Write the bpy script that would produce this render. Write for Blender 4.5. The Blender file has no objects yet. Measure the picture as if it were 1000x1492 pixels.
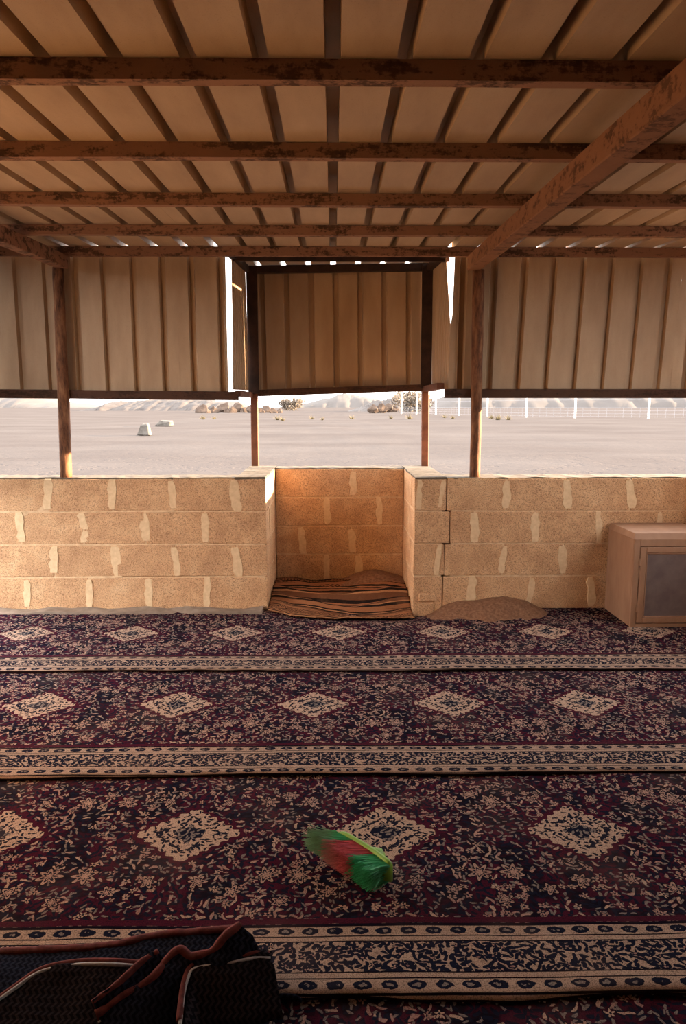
import bpy, bmesh, math, random
from mathutils import Vector, Matrix, noise
random.seed(7)
R = math.radians
sc = bpy.context.scene
col = sc.collection

# ------------------------------------------------------------------ camera, world, sun, exposure
F_PX, CAM_H = 1030.0, 1.30
PITCH = math.atan(154 / F_PX)
YAW = math.atan(14 * math.cos(PITCH) / F_PX)
cam_d = bpy.data.cameras.new('camera')
cam = bpy.data.objects.new('camera', cam_d)
col.objects.link(cam)
cam.location = (0, 0, CAM_H)
cam.rotation_euler = (math.pi / 2 - PITCH, 0, -YAW)
cam_d.sensor_fit = 'HORIZONTAL'
cam_d.sensor_width = 36.0
cam_d.lens = 36.0 * F_PX / 1000.0
cam_d.clip_start, cam_d.clip_end = 0.05, 3000
sc.camera = cam

SUN_EL, SUN_AZ = R(9.5), R(10)          # low sun, from the right and a little beyond the front wall
world = bpy.data.worlds.new('hazy_sky')
sc.world = world
world.use_nodes = True
bg = world.node_tree.nodes['Background']
bg.inputs['Color'].default_value = (1.0, 0.955, 0.93, 1)
bg.inputs['Strength'].default_value = 1.6
sun_d = bpy.data.lights.new('sun_offscreen', 'SUN')
sun_d.energy = 11.5
sun_d.color = (1.0, 0.71, 0.44)
sun_d.angle = R(0.6)
sun = bpy.data.objects.new('sun_offscreen', sun_d)
col.objects.link(sun)
to_sun = Vector((math.cos(SUN_EL) * math.cos(SUN_AZ), math.cos(SUN_EL) * math.sin(SUN_AZ), math.sin(SUN_EL)))
sun.rotation_euler = to_sun.to_track_quat('Z', 'Y').to_euler()
vs = sc.view_settings
vs.view_transform = 'Standard'
vs.look = 'None'
vs.gamma = 1.0
vs.use_curve_mapping = False
vs.exposure = 2.1

# ------------------------------------------------------------------ helpers
_F = Vector((math.sin(YAW) * math.cos(PITCH), math.cos(YAW) * math.cos(PITCH), -math.sin(PITCH)))
_R = Vector((math.cos(YAW), -math.sin(YAW), 0))
_U = _R.cross(_F)
_C = Vector((0, 0, CAM_H))
def _ray(px, py): return _R * ((px - 500) / F_PX) + _U * ((746 - py) / F_PX) + _F
def at_y(px, py, y):
    d = _ray(px, py); return _C + d * (y / d.y)
def at_z(px, py, z=0.0):
    d = _ray(px, py); return _C + d * ((z - CAM_H) / d.z)

def srgb(r, g, b):
    f = lambda c: (c / 255 / 12.92) if c / 255 < 0.04045 else ((c / 255 + 0.055) / 1.055) ** 2.4
    return (f(r), f(g), f(b), 1)

def link(name, me, mat=None, parent=None, loc=None, smooth=False):
    o = bpy.data.objects.new(name, me)
    col.objects.link(o)
    if mat is not None and not me.materials: me.materials.append(mat)
    if parent is not None: o.parent = parent
    if loc is not None: o.location = loc
    if smooth:
        for p in me.polygons: p.use_smooth = True
    return o
def mesh(name, verts, faces):
    me = bpy.data.meshes.new(name)
    me.from_pydata([tuple(v) for v in verts], [], faces)
    me.update()
    return me
def empty(name, loc=(0, 0, 0), parent=None):
    o = bpy.data.objects.new(name, None)
    o.empty_display_size = 0.05
    o.location = loc
    col.objects.link(o)
    if parent: o.parent = parent
    return o
def tag(o, label, cat=None, group=None, kind=None):
    o['label'] = label
    if cat: o['category'] = cat
    if group: o['group'] = group
    if kind: o['kind'] = kind
    return o
def bm_mesh(name, bm):
    me = bpy.data.meshes.new(name)
    bmesh.ops.recalc_face_normals(bm, faces=bm.faces)
    bm.to_mesh(me); bm.free()
    return me
def box_bm(x0, x1, y0, y1, z0, z1, bevel=0.0, jit=0.0, seg=1):
    bm = bmesh.new()
    v = [bm.verts.new(p) for p in ((x0,y0,z0),(x1,y0,z0),(x1,y1,z0),(x0,y1,z0),(x0,y0,z1),(x1,y0,z1),(x1,y1,z1),(x0,y1,z1))]
    for f in ((3,2,1,0),(4,5,6,7),(0,1,5,4),(1,2,6,5),(2,3,7,6),(3,0,4,7)): bm.faces.new([v[i] for i in f])
    if bevel: bmesh.ops.bevel(bm, geom=list(bm.edges), offset=bevel, segments=seg, affect='EDGES', profile=0.6)
    if jit:
        for q in bm.verts: q.co += Vector((random.uniform(-jit, jit), random.uniform(-jit, jit), random.uniform(-jit, jit)))
    return bm
def box(name, x0, x1, y0, y1, z0, z1, mat, parent=None, bevel=0.0, jit=0.0, seg=1):
    """box object with its origin at its centre (parents here stay at the world origin unless noted)"""
    c = Vector(((x0+x1)/2, (y0+y1)/2, (z0+z1)/2))
    bm = box_bm(x0-c.x, x1-c.x, y0-c.y, y1-c.y, z0-c.z, z1-c.z, bevel, jit, seg)
    off = parent.location if parent is not None else Vector((0, 0, 0))
    return link(name, bm_mesh(name, bm), mat, parent, c - off)
def tube_mesh(name, pts, rad, n=8, closed_ends=True, flat=1.0):
    """tube along points; rad = number or list"""
    pts = [Vector(p) for p in pts]
    verts, faces = [], []
    for i, p in enumerate(pts):
        t = (pts[min(i+1, len(pts)-1)] - pts[max(i-1, 0)]).normalized()
        a = t.cross(Vector((0, 0, 1))) if abs(t.z) < 0.9 else t.cross(Vector((0, 1, 0)))
        a.normalize(); b = a.cross(t)
        r = rad[i] if isinstance(rad, (list, tuple)) else rad
        for k in range(n):
            q = 2 * math.pi * k / n
            verts.append(p + a * (math.cos(q) * r) + b * (math.sin(q) * r * flat))
    for i in range(len(pts)-1):
        for k in range(n):
            faces.append((i*n+k, i*n+(k+1) % n, (i+1)*n+(k+1) % n, (i+1)*n+k))
    if closed_ends:
        faces.append(tuple(range(n)))
        faces.append(tuple(range((len(pts)-1)*n, len(pts)*n))[::-1])
    me = mesh(name, verts, faces)
    bm = bmesh.new(); bm.from_mesh(me); bmesh.ops.recalc_face_normals(bm, faces=bm.faces); bm.to_mesh(me); bm.free()
    return me
def fbm(x, y, z=0.0, o=3):
    return noise.fractal(Vector((x, y, z)), 1.0, 2.0, o)
def smooth(a, b, x):
    t = max(0.0, min(1.0, (x-a)/(b-a))); return t*t*(3-2*t)

# ------------------------------------------------------------------ material kit
class NT:
    def __init__(s, name):
        s.mat = bpy.data.materials.new(name); s.mat.use_nodes = True
        s.t = s.mat.node_tree; s.bsdf = s.t.nodes['Principled BSDF']
    def n(s, typ, **kw):
        nd = s.t.nodes.new(typ)
        for k, v in kw.items(): setattr(nd, k, v)
        return nd
    def put(s, sock, v):
        if isinstance(v, bpy.types.NodeSocket): s.t.links.new(v, sock)
        elif v is not None: sock.default_value = v
    def m(s, op, a, b=None, c=None, clamp=False):
        nd = s.n('ShaderNodeMath', operation=op, use_clamp=clamp)
        for i, v in enumerate((a, b, c)): s.put(nd.inputs[i], v)
        return nd.outputs[0]
    def vm(s, op, a, b=None):
        nd = s.n('ShaderNodeVectorMath', operation=op)
        s.put(nd.inputs[0], a); s.put(nd.inputs[1], b)
        return nd.outputs[0]
    def mix(s, f, a, b, mode='MIX'):
        nd = s.n('ShaderNodeMix', data_type='RGBA', blend_type=mode)
        s.put(nd.inputs['Factor'], f); s.put(nd.inputs['A'], a); s.put(nd.inputs['B'], b)
        return nd.outputs['Result']
    def coord(s, which='Object'): return s.n('ShaderNodeTexCoord').outputs[which]
    def mapping(s, v, scale=(1,1,1), loc=(0,0,0)):
        nd = s.n('ShaderNodeMapping'); s.put(nd.inputs['Vector'], v)
        nd.inputs['Scale'].default_value = scale; nd.inputs['Location'].default_value = loc
        return nd.outputs[0]
    def noise(s, v, scale, detail=3, rough=0.55, out='Fac'):
        nd = s.n('ShaderNodeTexNoise'); s.put(nd.inputs['Vector'], v)
        nd.inputs['Scale'].default_value = scale; nd.inputs['Detail'].default_value = detail; nd.inputs['Roughness'].default_value = rough
        return nd.outputs[out]
    def ramp(s, f, stops, interp='LINEAR'):
        nd = s.n('ShaderNodeValToRGB'); s.put(nd.inputs[0], f)
        cr = nd.color_ramp; cr.interpolation = interp
        while len(cr.elements) < len(stops): cr.elements.new(0.5)
        for e, (p, c) in zip(cr.elements, stops):
            e.position = p; e.color = c if len(c) == 4 else (*c, 1)
        return nd.outputs[0]
    def step(s, f, lo, hi):
        nd = s.n('ShaderNodeMapRange', interpolation_type='SMOOTHSTEP'); s.put(nd.inputs[0], f)
        nd.inputs[1].default_value = lo; nd.inputs[2].default_value = hi
        return nd.outputs[0]
    def bump(s, h, strength=0.3, dist=0.01):
        nd = s.n('ShaderNodeBump'); s.put(nd.inputs['Height'], h)
        nd.inputs['Strength'].default_value = strength; nd.inputs['Distance'].default_value = dist
        s.t.links.new(nd.outputs[0], s.bsdf.inputs['Normal'])
    def done(s, color, rough=0.8, spec=0.2, metal=0.0):
        s.put(s.bsdf.inputs['Base Color'], color); s.put(s.bsdf.inputs['Roughness'], rough)
        s.bsdf.inputs['Specular IOR Level'].default_value = spec
        s.bsdf.inputs['Metallic'].default_value = metal
        return s.mat
    def obj_random(s): return s.n('ShaderNodeObjectInfo').outputs['Random']
    def sep(s, v):
        nd = s.n('ShaderNodeSeparateXYZ'); s.put(nd.inputs[0], v); return nd.outputs
    def comb(s, x, y, z=0.0):
        nd = s.n('ShaderNodeCombineXYZ')
        for i, v in enumerate((x, y, z)): s.put(nd.inputs[i], v)
        return nd.outputs[0]

def block_material(name, c_dark, c_mid, c_pale):
    k = NT(name); w = k.n('ShaderNodeNewGeometry').outputs['Position']
    big = k.noise(w, 7, 4, 0.6)
    c = k.ramp(big, [(0.3, c_dark), (0.52, c_mid), (0.75, c_pale)])
    rnd = k.obj_random()
    c = k.mix(k.m('MULTIPLY', rnd, 0.35), c, c_mid)
    grain = k.noise(w, 170, 3, 0.7)
    c = k.mix(k.m('MULTIPLY', k.step(grain, 0.50, 0.62), 0.9), c, tuple(q * 0.5 for q in c_dark[:3]) + (1,))
    c = k.mix(k.m('MULTIPLY', k.step(k.noise(w, 60, 3, 0.7), 0.52, 0.68), 0.45), c, c_dark)
    c = k.mix(k.m('MULTIPLY', k.step(k.noise(w, 130, 2, 0.6), 0.56, 0.68), 0.6), c, c_pale)
    k.bump(k.m('ADD', k.m('MULTIPLY', grain, -1.0), k.m('MULTIPLY', big, 0.6)), 0.55, 0.006)
    return k.done(c, 0.95, 0.1)
M = {}
M['block'] = block_material('concrete_block', (0.48, 0.28, 0.155, 1), (0.65, 0.405, 0.228, 1), (0.77, 0.54, 0.325, 1))
def plain_noise(name, a, b, scale, rough=0.9, bump=0.2, dist=0.004, world_pos=True, spec=0.2, detail=4, lo=.35, hi=.65):
    k = NT(name); w = k.n('ShaderNodeNewGeometry').outputs['Position'] if world_pos else k.coord()
    f = k.noise(w, scale, detail, 0.6)
    k.bump(f, bump, dist)
    return k.done(k.ramp(f, [(lo, a), (hi, b)]), rough, spec)
M['mortar'] = plain_noise('smeared_mortar', (0.66, 0.485, 0.295, 1), (0.77, 0.585, 0.37, 1), 40, bump=.12)
M['joint'] = plain_noise('mortar_joint', (0.56, 0.38, 0.23, 1), (0.74, 0.55, 0.34, 1), 30)
M['cap'] = plain_noise('cement_skim', (0.10, 0.08, 0.06, 1), (0.17, 0.14, 0.105, 1), 25, bump=0.35)
M['plinth'] = plain_noise('grey_screed', (0.20, 0.155, 0.12, 1), (0.30, 0.24, 0.19, 1), 14)
def sheet_material():
    k = NT('painted_sheet_metal'); g = k.n('ShaderNodeNewGeometry').outputs['Position']
    f = k.noise(k.mapping(g, (3, 0.8, 0.8)), 2.2, 5, 0.6)
    c = k.ramp(f, [(0.3, (0.41, 0.285, 0.18, 1)), (0.7, (0.55, 0.405, 0.265, 1))])
    sp = k.noise(g, 260, 2, 0.7)
    c = k.mix(k.m('MULTIPLY', k.step(sp, 0.58, 0.72), 0.35), c, (0.25, 0.17, 0.10, 1))
    k.bump(sp, 0.12, 0.002)
    return k.done(c, 0.55, 0.3)
M['sheet'] = sheet_material()
def beam_material(name, brown, dark, amount):
    k = NT(name); g = k.n('ShaderNodeNewGeometry').outputs['Position']
    a = k.noise(k.mapping(g, (2.2, 5, 9)), 2.3, 6, 0.7)
    b = k.noise(g, 55, 4, 0.7)
    f = k.m('ADD', a, k.m('MULTIPLY', k.m('SUBTRACT', b, 0.5), 0.5))
    c = k.mix(k.step(f, amount - 0.06, amount + 0.07), brown, dark)
    c = k.mix(k.m('MULTIPLY', k.noise(g, 18, 3), 0.35), c, tuple(min(1, q * 1.7) for q in brown[:3]) + (1,))
    k.bump(k.m('ADD', a, b), 0.45, 0.004)
    return k.done(c, 0.85, 0.15)
M['purlin'] = beam_material('rusty_purlin', (0.29, 0.16, 0.105, 1), (0.026, 0.017, 0.014, 1), 0.54)
M['rafter'] = beam_material('weathered_timber', (0.25, 0.125, 0.07, 1), (0.07, 0.036, 0.024, 1), 0.56)
M['dark_rail'] = beam_material('dark_brown_rail', (0.075, 0.040, 0.028, 1), (0.03, 0.018, 0.014, 1), 0.55)
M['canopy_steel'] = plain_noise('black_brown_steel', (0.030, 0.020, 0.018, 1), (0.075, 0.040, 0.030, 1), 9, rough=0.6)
M['bay_post'] = plain_noise('red_brown_steel', (0.11, 0.045, 0.028, 1), (0.20, 0.085, 0.050, 1), 12, rough=0.6)
def pole_material():
    k = NT('barked_pole'); g = k.coord()
    a = k.noise(k.mapping(g, (9, 9, 2.0)), 3.0, 5, 0.7)
    c = k.ramp(a, [(0.36, (0.055, 0.024, 0.014, 1)), (0.5, (0.17, 0.075, 0.038, 1)), (0.66, (0.30, 0.15, 0.075, 1))])
    k.bump(a, 0.5, 0.006)
    return k.done(c, 0.75, 0.25)
M['pole'] = pole_material()
def sand_material(name, a, b):
    k = NT(name); g = k.n('ShaderNodeNewGeometry').outputs['Position']
    f = k.noise(k.mapping(g, (0.10, 0.16, 0.1)), 1.0, 5, 0.6)
    c = k.ramp(f, [(0.34, a), (0.64, b)])
    x, y, z = k.sep(g)
    # trampled ground close to the shelter, darker streaks in the sand tone
    near = k.step(y, 26.0, 7.0)
    foot = k.noise(k.mapping(g, (1.0, 0.8, 1)), 1.7, 4, 0.62)
    pit = k.m('MULTIPLY', k.step(foot, 0.55, 0.64), near)
    streak = k.noise(k.mapping(g, (0.03, 0.35, 1)), 1.0, 4, 0.6)
    c = k.mix(k.m('MULTIPLY', k.step(streak, 0.56, 0.66), 0.14), c, tuple(q * 0.6 for q in a[:3]) + (1,))
    k.bump(k.m('SUBTRACT', k.noise(g, 3.5, 4, 0.65), k.m('MULTIPLY', pit, 1.2)), 0.35, 0.06)
    return k.done(c, 1.0, 0.0)
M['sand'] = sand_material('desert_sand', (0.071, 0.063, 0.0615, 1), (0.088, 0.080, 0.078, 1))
M['dirt'] = plain_noise('brown_drifted_sand', (0.15, 0.075, 0.042, 1), (0.27, 0.145, 0.085, 1), 60, bump=0.5, dist=0.006)
M['floor'] = plain_noise('packed_earth', (0.12, 0.08, 0.06, 1), (0.2, 0.14, 0.1, 1), 8)
M['rock'] = plain_noise('pale_rock', (0.048, 0.042, 0.041, 1), (0.075, 0.066, 0.062, 1), 0.3, bump=0.4, dist=0.3, world_pos=False)
M['stone'] = plain_noise('white_limestone', (0.08, 0.073, 0.065, 1), (0.13, 0.12, 0.11, 1), 3, bump=0.4, dist=0.05, world_pos=False)
M['red_rock'] = plain_noise('ochre_rock', (0.05, 0.034, 0.027, 1), (0.088, 0.063, 0.048, 1), 0.6, bump=0.6, dist=0.3, world_pos=False)
M['mountain'] = plain_noise('far_mountain_rock', (0.074, 0.068, 0.065, 1), (0.085, 0.078, 0.075, 1), 0.02, bump=0.2, dist=1.0)
M['leaf'] = plain_noise('dry_foliage', (0.10, 0.08, 0.065, 1), (0.17, 0.14, 0.11, 1), 3)
M['bark'] = plain_noise('tree_bark', (0.10, 0.07, 0.05, 1), (0.16, 0.11, 0.08, 1), 6)
M['scrub'] = plain_noise('dry_scrub', (0.12, 0.095, 0.05, 1), (0.18, 0.145, 0.08, 1), 5)
k = NT('white_fence_paint'); M['white'] = k.done((0.45, 0.45, 0.47, 1), 0.5, 0.3)
k = NT('fence_wire'); M['wire'] = k.done((0.30, 0.31, 0.34, 1), 0.5, 0.4)

# carpet -------------------------------------------------------------
def carpet_material():
    k = NT('floral_carpet'); P = k.coord()
    x, y, _ = k.sep(P)
    cream, pink = (0.45, 0.315, 0.24, 1), (0.33, 0.19, 0.165, 1)
    navy, maroon, black = (0.010, 0.012, 0.024, 1), (0.058, 0.010, 0.021, 1), (0.009, 0.007, 0.012, 1)
    grey = (0.20, 0.165, 0.15, 1)
    nz = k.noise(P, 14, 2, 0.5)
    warp = k.vm('ADD', P, k.vm('MULTIPLY', k.vm('SUBTRACT', k.noise(P, 28, 2, 0.5, 'Color'), (0.5, 0.5, 0.5)), (0.022, 0.022, 0.0)))
    def cells(scale, seed):
        nd = k.n('ShaderNodeTexVoronoi', voronoi_dimensions='2D'); nd.inputs['Scale'].default_value = scale*1.3
        off = k.vm('ADD', warp, (seed, seed * 1.7, 0)); k.put(nd.inputs['Vector'], off)
        d = k.vm('SUBTRACT', off, nd.outputs['Position'])
        cr = k.n('ShaderNodeSeparateColor'); k.put(cr.inputs[0], nd.outputs['Color'])
        dx, dy, _z = k.sep(d)
        return dx, dy, cr.outputs[0], cr.outputs[1], cr.outputs[2]
    def petals(scale, seed, rad, n_pet):
        rad /= 1.25
        dx, dy, r0, r1, r2 = cells(scale, seed)
        r = k.m('SQRT', k.m('ADD', k.m('MULTIPLY', dx, dx), k.m('MULTIPLY', dy, dy)))
        th = k.m('ARCTAN2', dy, dx)
        pet = k.m('COSINE', k.m('ADD', k.m('MULTIPLY', th, float(n_pet)), k.m('MULTIPLY', r0, 6.28)))
        rr = k.m('MULTIPLY', k.m('ADD', 0.66, k.m('MULTIPLY', pet, 0.34)), rad)
        q = k.m('DIVIDE', r, rr)
        return k.m('LESS_THAN', q, 1.0), k.m('LESS_THAN', r, rad * 0.26), k.m('LESS_THAN', k.m('ABSOLUTE', k.m('SUBTRACT', q, 1.05)), 0.2), r1, r2
    def leaves(scale, seed, la, lb):
        la /= 1.3; lb /= 1.25
        dx, dy, r0, r1, r2 = cells(scale, seed)
        a = k.m('MULTIPLY', r0, 6.28)
        ca, sa = k.m('COSINE', a), k.m('SINE', a)
        u = k.m('ADD', k.m('MULTIPLY', dx, ca), k.m('MULTIPLY', dy, sa))
        v = k.m('SUBTRACT', k.m('MULTIPLY', dy, ca), k.m('MULTIPLY', dx, sa))
        v = k.m('ADD', v, k.m('MULTIPLY', k.m('MULTIPLY', u, u), 12.0))
        q = k.m('ADD', k.m('POWER', k.m('DIVIDE', u, la), 2.0), k.m('POWER', k.m('DIVIDE', v, lb), 2.0))
        return k.m('LESS_THAN', q, 1.0), r1, r2
    # ground of the field
    c = k.mix(k.step(k.noise(P, 9, 3, 0.6), 0.44, 0.58), maroon, black)
    c = k.mix(k.m('MULTIPLY', k.step(k.noise(k.mapping(P, (4, 22, 1)), 2.0, 3, 0.6), 0.52, 0.60), 0.55), c, maroon)
    # small dark leaves, grey leaves, then pale leaves and flowers
    lv, a1, a2 = leaves(38, 3.1, 0.016, 0.006)
    c = k.mix(lv, c, navy)
    lv, a1, a2 = leaves(44, 11.3, 0.013, 0.0042)
    c = k.mix(k.m('MULTIPLY', lv, k.m('LESS_THAN', a1, 0.42)), c, grey)
    lv, a1, a2 = leaves(31, 7.7, 0.018, 0.0050)
    dens = k.m('MULTIPLY', k.step(k.noise(P, 6, 2, 0.5), 0.28, 0.68), 0.56)
    c = k.mix(k.m('MULTIPLY', lv, k.m('LESS_THAN', a1, dens)), c, k.mix(a2, cream, pink))
    fl, ce, ring, b1, b2 = petals(21, 19.2, 0.0155, 5)
    ok = k.m('LESS_THAN', b1, k.m('ADD', dens, 0.02))
    c = k.mix(k.m('MULTIPLY', ring, ok), c, black)
    c = k.mix(k.m('MULTIPLY', fl, ok), c, k.mix(b2, cream, pink))
    c = k.mix(k.m('MULTIPLY', ce, ok), c, navy)
    # big palmettes midway between the diamonds
    per = 0.605
    xm = k.m('SUBTRACT', k.m('MULTIPLY', k.m('FRACT', k.m('ADD', k.m('DIVIDE', x, per), 0.5)), per), per / 2)   # -per/2..per/2 about each diamond
    xa = k.m('ABSOLUTE', xm)
    def blob(bx, by, rad, n_pet):
        ddx, ddy = k.m('SUBTRACT', xa, bx), k.m('SUBTRACT', y, by)
        r = k.m('SQRT', k.m('ADD', k.m('MULTIPLY', ddx, ddx), k.m('POWER', ddy, 2.0)))
        pet = k.m('COSINE', k.m('MULTIPLY', k.m('ARCTAN2', ddy, ddx), float(n_pet)))
        rr = k.m('MULTIPLY', k.m('ADD', 0.74, k.m('MULTIPLY', pet, 0.26)), rad)
        return k.m('DIVIDE', r, rr)
    for bx, by, rad, npt in ((0.255, 0.43, 0.036, 7), (0.17, 0.36, 0.024, 5), (0.30, 0.84, 0.026, 6), (0.235, 0.80, 0.034, 7), (0.10, 0.80, 0.022, 5), (0.07, 0.40, 0.026, 6), (0.30, 0.32, 0.022, 5)):
        q = k.m('ADD', blob(bx, by, rad, npt), k.m('MULTIPLY', k.m('SUBTRACT', nz, 0.5), 0.9))
        c = k.mix(k.m('LESS_THAN', q, 1.25), c, black)
        c = k.mix(k.m('LESS_THAN', q, 1.0), c, k.mix(nz, cream, pink))
        c = k.mix(k.m('LESS_THAN', k.m('ABSOLUTE', k.m('SUBTRACT', q, 0.55)), 0.12), c, navy)
    # diamonds
    ya = k.m('ABSOLUTE', k.m('SUBTRACT', y, 0.625))
    dm = k.m('ADD', k.m('DIVIDE', xa, 0.165), k.m('DIVIDE', ya, 0.140))
    saw = k.m('MULTIPLY', k.m('COSINE', k.m('MULTIPLY', k.m('SUBTRACT', k.m('DIVIDE', xa, 0.165), k.m('DIVIDE', ya, 0.140)), 19.0)), 0.045)
    dn = k.m('ADD', k.m('ADD', dm, saw), k.m('MULTIPLY', k.m('SUBTRACT', k.noise(P, 45, 2), 0.5), 0.12))
    c = k.mix(k.m('LESS_THAN', dn, 1.13), c, maroon)
    ins = cream
    lv, a1, a2 = leaves(52, 23.0, 0.012, 0.0048)
    ins = k.mix(k.m('MULTIPLY', lv, k.m('LESS_THAN', a1, 0.60)), cream, navy)
    inner = k.m('ADD', dm, k.m('MULTIPLY', k.m('SUBTRACT', k.noise(P, 60, 2), 0.5), 0.5))
    core_c = k.mix(k.m('MULTIPLY', lv, k.m('LESS_THAN', a1, 0.8)), navy, grey)
    ins = k.mix(k.m('LESS_THAN', inner, 0.34), ins, core_c)
    band = k.m('LESS_THAN', k.m('ABSOLUTE', k.m('SUBTRACT', inner, 0.60)), 0.055)
    ins = k.mix(k.m('MULTIPLY', band, k.m('GREATER_THAN', nz, 0.47)), ins, navy)
    c = k.mix(k.m('LESS_THAN', dn, 1.0), c, ins)
    # border at the near edge
    cream_b = k.mix(k.noise(P, 30, 2), (0.43, 0.31, 0.235, 1), (0.31, 0.215, 0.17, 1))
    b = cream_b
    for yc, h in ((0.030, 0.0155), (0.208, 0.0155)):
        inb = k.m('LESS_THAN', k.m('ABSOLUTE', k.m('SUBTRACT', y, yc)), h)
        fx = k.m('SUBTRACT', k.m('FRACT', k.m('DIVIDE', x, 0.062)), 0.5)
        q = k.m('ADD', k.m('POWER', k.m('DIVIDE', fx, 0.34), 2.0), k.m('POWER', k.m('DIVIDE', k.m('SUBTRACT', y, yc), 0.0125), 2.0))
        q = k.m('ADD', q, k.m('MULTIPLY', k.m('SUBTRACT', k.noise(P, 80, 2), 0.5), 1.6))
        g2 = k.mix(k.m('LESS_THAN', q, 1.0), cream_b, navy)
        g2 = k.mix(k.m('LESS_THAN', q, 0.12), g2, grey)
        b = k.mix(inb, b, g2)
    inm = k.m('LESS_THAN', k.m('ABSOLUTE', k.m('SUBTRACT', y, 0.119)), 0.050)
    lv, a1, a2 = leaves(40, 31.0, 0.020, 0.0062)
    fl, ce, ring, b1, b2 = petals(24, 41.0, 0.014, 5)
    lv2, d1, d2 = leaves(47, 37.0, 0.014, 0.0055)
    mm = k.mix(k.m('MULTIPLY', lv, k.m('LESS_THAN', a1, 0.85)), cream_b, navy)
    mm = k.mix(k.m('MULTIPLY', lv2, k.m('LESS_THAN', d1, 0.75)), mm, navy)
    mm = k.mix(k.m('MULTIPLY', fl, k.m('LESS_THAN', b1, 0.55)), mm, navy)
    mm = k.mix(k.m('MULTIPLY', ce, k.m('LESS_THAN', b1, 0.55)), mm, pink)
    b = k.mix(inm, b, mm)
    for yc, h in ((0.003, 0.004), (0.0485, 0.002), (0.0675, 0.002), (0.1705, 0.002), (0.189, 0.002), (0.229, 0.005)):
        b = k.mix(k.m('LESS_THAN', k.m('ABSOLUTE', k.m('SUBTRACT', y, yc)), h), b, black)
    c = k.mix(k.m('LESS_THAN', y, 0.234), c, b)
    c = k.mix(k.m('LESS_THAN', k.m('ABSOLUTE', k.m('SUBTRACT', y, 0.245)), 0.010), c, maroon)
    # worn speckle of the pile
    sp = k.noise(P, 330, 2, 0.7)
    c = k.mix(k.m('MULTIPLY', k.step(sp, 0.46, 0.64), 0.62), c, black)
    dust = k.m('MULTIPLY', k.step(k.noise(P, 3.5, 4, 0.6), 0.45, 0.75), 0.10)
    c = k.mix(dust, c, (0.25, 0.17, 0.13, 1))
    k.bump(k.m('ADD', sp, k.m('MULTIPLY', k.noise(P, 16, 3), 1.2)), 0.4, 0.004)
    return k.done(c, 1.0, 0.0)
M['carpet'] = carpet_material()
k = NT('carpet_edge'); M['carpet_edge'] = k.done((0.02, 0.012, 0.014, 1), 1, 0)

# ------------------------------------------------------------------ shared shapes of the place
D = 4.457                    # front face of the block wall
NB = 5.157                   # inner face of the niche's back wall
NX0, NX1 = -0.428, 0.516     # inner side faces of the niche
RZ0, RSL = 2.086, 0.0387     # underside of the roof: z = RZ0 + RSL*y
def roof_z(y): return RZ0 + RSL * y
def dip(x, y):               # the ground has sunk in front of the niche
    return -0.055 * math.exp(-(((x-0.42)/0.33)**2 + ((y-4.47)/0.20)**2)) - 0.02 * math.exp(-(((x-0.05)/0.4)**2 + ((y-4.42)/0.15)**2))

# ------------------------------------------------------------------ desert ground
def ground():
    def axis(neg, pos):
        a = [0.0]; s = 0.28
        while a[-1] < pos: a.append(a[-1] + s); s *= 1.045
        b = [0.0]; s = 0.28
        while b[-1] > -neg: b.append(b[-1] - s); s *= 1.06
        return sorted(set(a + b))
    xs = axis(900, 900); ys = [5 + v for v in axis(300, 1100)]
    verts = []
    for yy in ys:
        for xx in xs:
            d = math.hypot(xx, yy - 2)
            inside = -3.6 < xx < 4.2 and -3 < yy < 5.6
            z = -0.12 + (0.0 if inside else 0.035 * fbm(xx*0.8, yy*0.8) * smooth(5, 9, d) + 0.05 * fbm(xx*0.13+4, yy*0.13))
            verts.append((xx, yy, z))
    n = len(xs)
    faces = [(j*n+i, j*n+i+1, (j+1)*n+i+1, (j+1)*n+i) for j in range(len(ys)-1) for i in range(n-1)]
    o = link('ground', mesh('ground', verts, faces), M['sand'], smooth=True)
    tag(o, 'wide pale desert sand plain beyond the block wall', kind='structure')
ground()

# floor of packed earth inside the shelter
xs = [-2.25 + 0.1*i for i in range(49)]; ys = [-2.2 + 0.1*j for j in range(74)]
fv = [(a, b, -0.035 + dip(a, b)) for b in ys for a in xs]
n = len(xs)
ff = [(j*n+i, j*n+i+1, (j+1)*n+i+1, (j+1)*n+i) for j in range(len(ys)-1) for i in range(n-1)]
o = link('floor', mesh('floor', fv, ff), M['floor'])
tag(o, 'packed earth floor under the carpets', kind='structure')

# ------------------------------------------------------------------ block walls
COURSES = [(-0.12, 0.209), (0.217, 0.422), (0.430, 0.634), (0.642, 0.846)]
def patch_outline(w, h):
    L, Rr = [], []
    n = 7
    lean = random.uniform(-0.012, 0.012)
    for i in range(n):
        t = i / (n-1)
        ww = w * (0.72 + 0.34 * random.random()) * (0.7 if i in (0, n-1) else 1.0)
        cx = lean * (t-0.5) * 2 + random.uniform(-0.005, 0.005)
        zz = (t-0.5) * h
        L.append((cx - ww/2, zz)); Rr.append((cx + ww/2, zz))
    return L + Rr[::-1]
def mortar_patch(parent, x, z, w, h, y, depth=0.012, name='mortar_smear', proud=0.003):
    pts = patch_outline(w, h); n = len(pts)
    verts = [(p[0], 0, p[1]) for p in pts] + [(p[0]*1.08, depth, p[1]*1.04) for p in pts]
    faces = [tuple(range(n))] + [(i, (i+1) % n, n+(i+1) % n, n+i) for i in range(n)]
    me = mesh(name, verts, faces)
    bm = bmesh.new(); bm.from_mesh(me); bmesh.ops.recalc_face_normals(bm, faces=bm.faces); bm.to_mesh(me); bm.free()
    return link(name, me, M['mortar'], parent, Vector((x, y - proud, z)))
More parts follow.
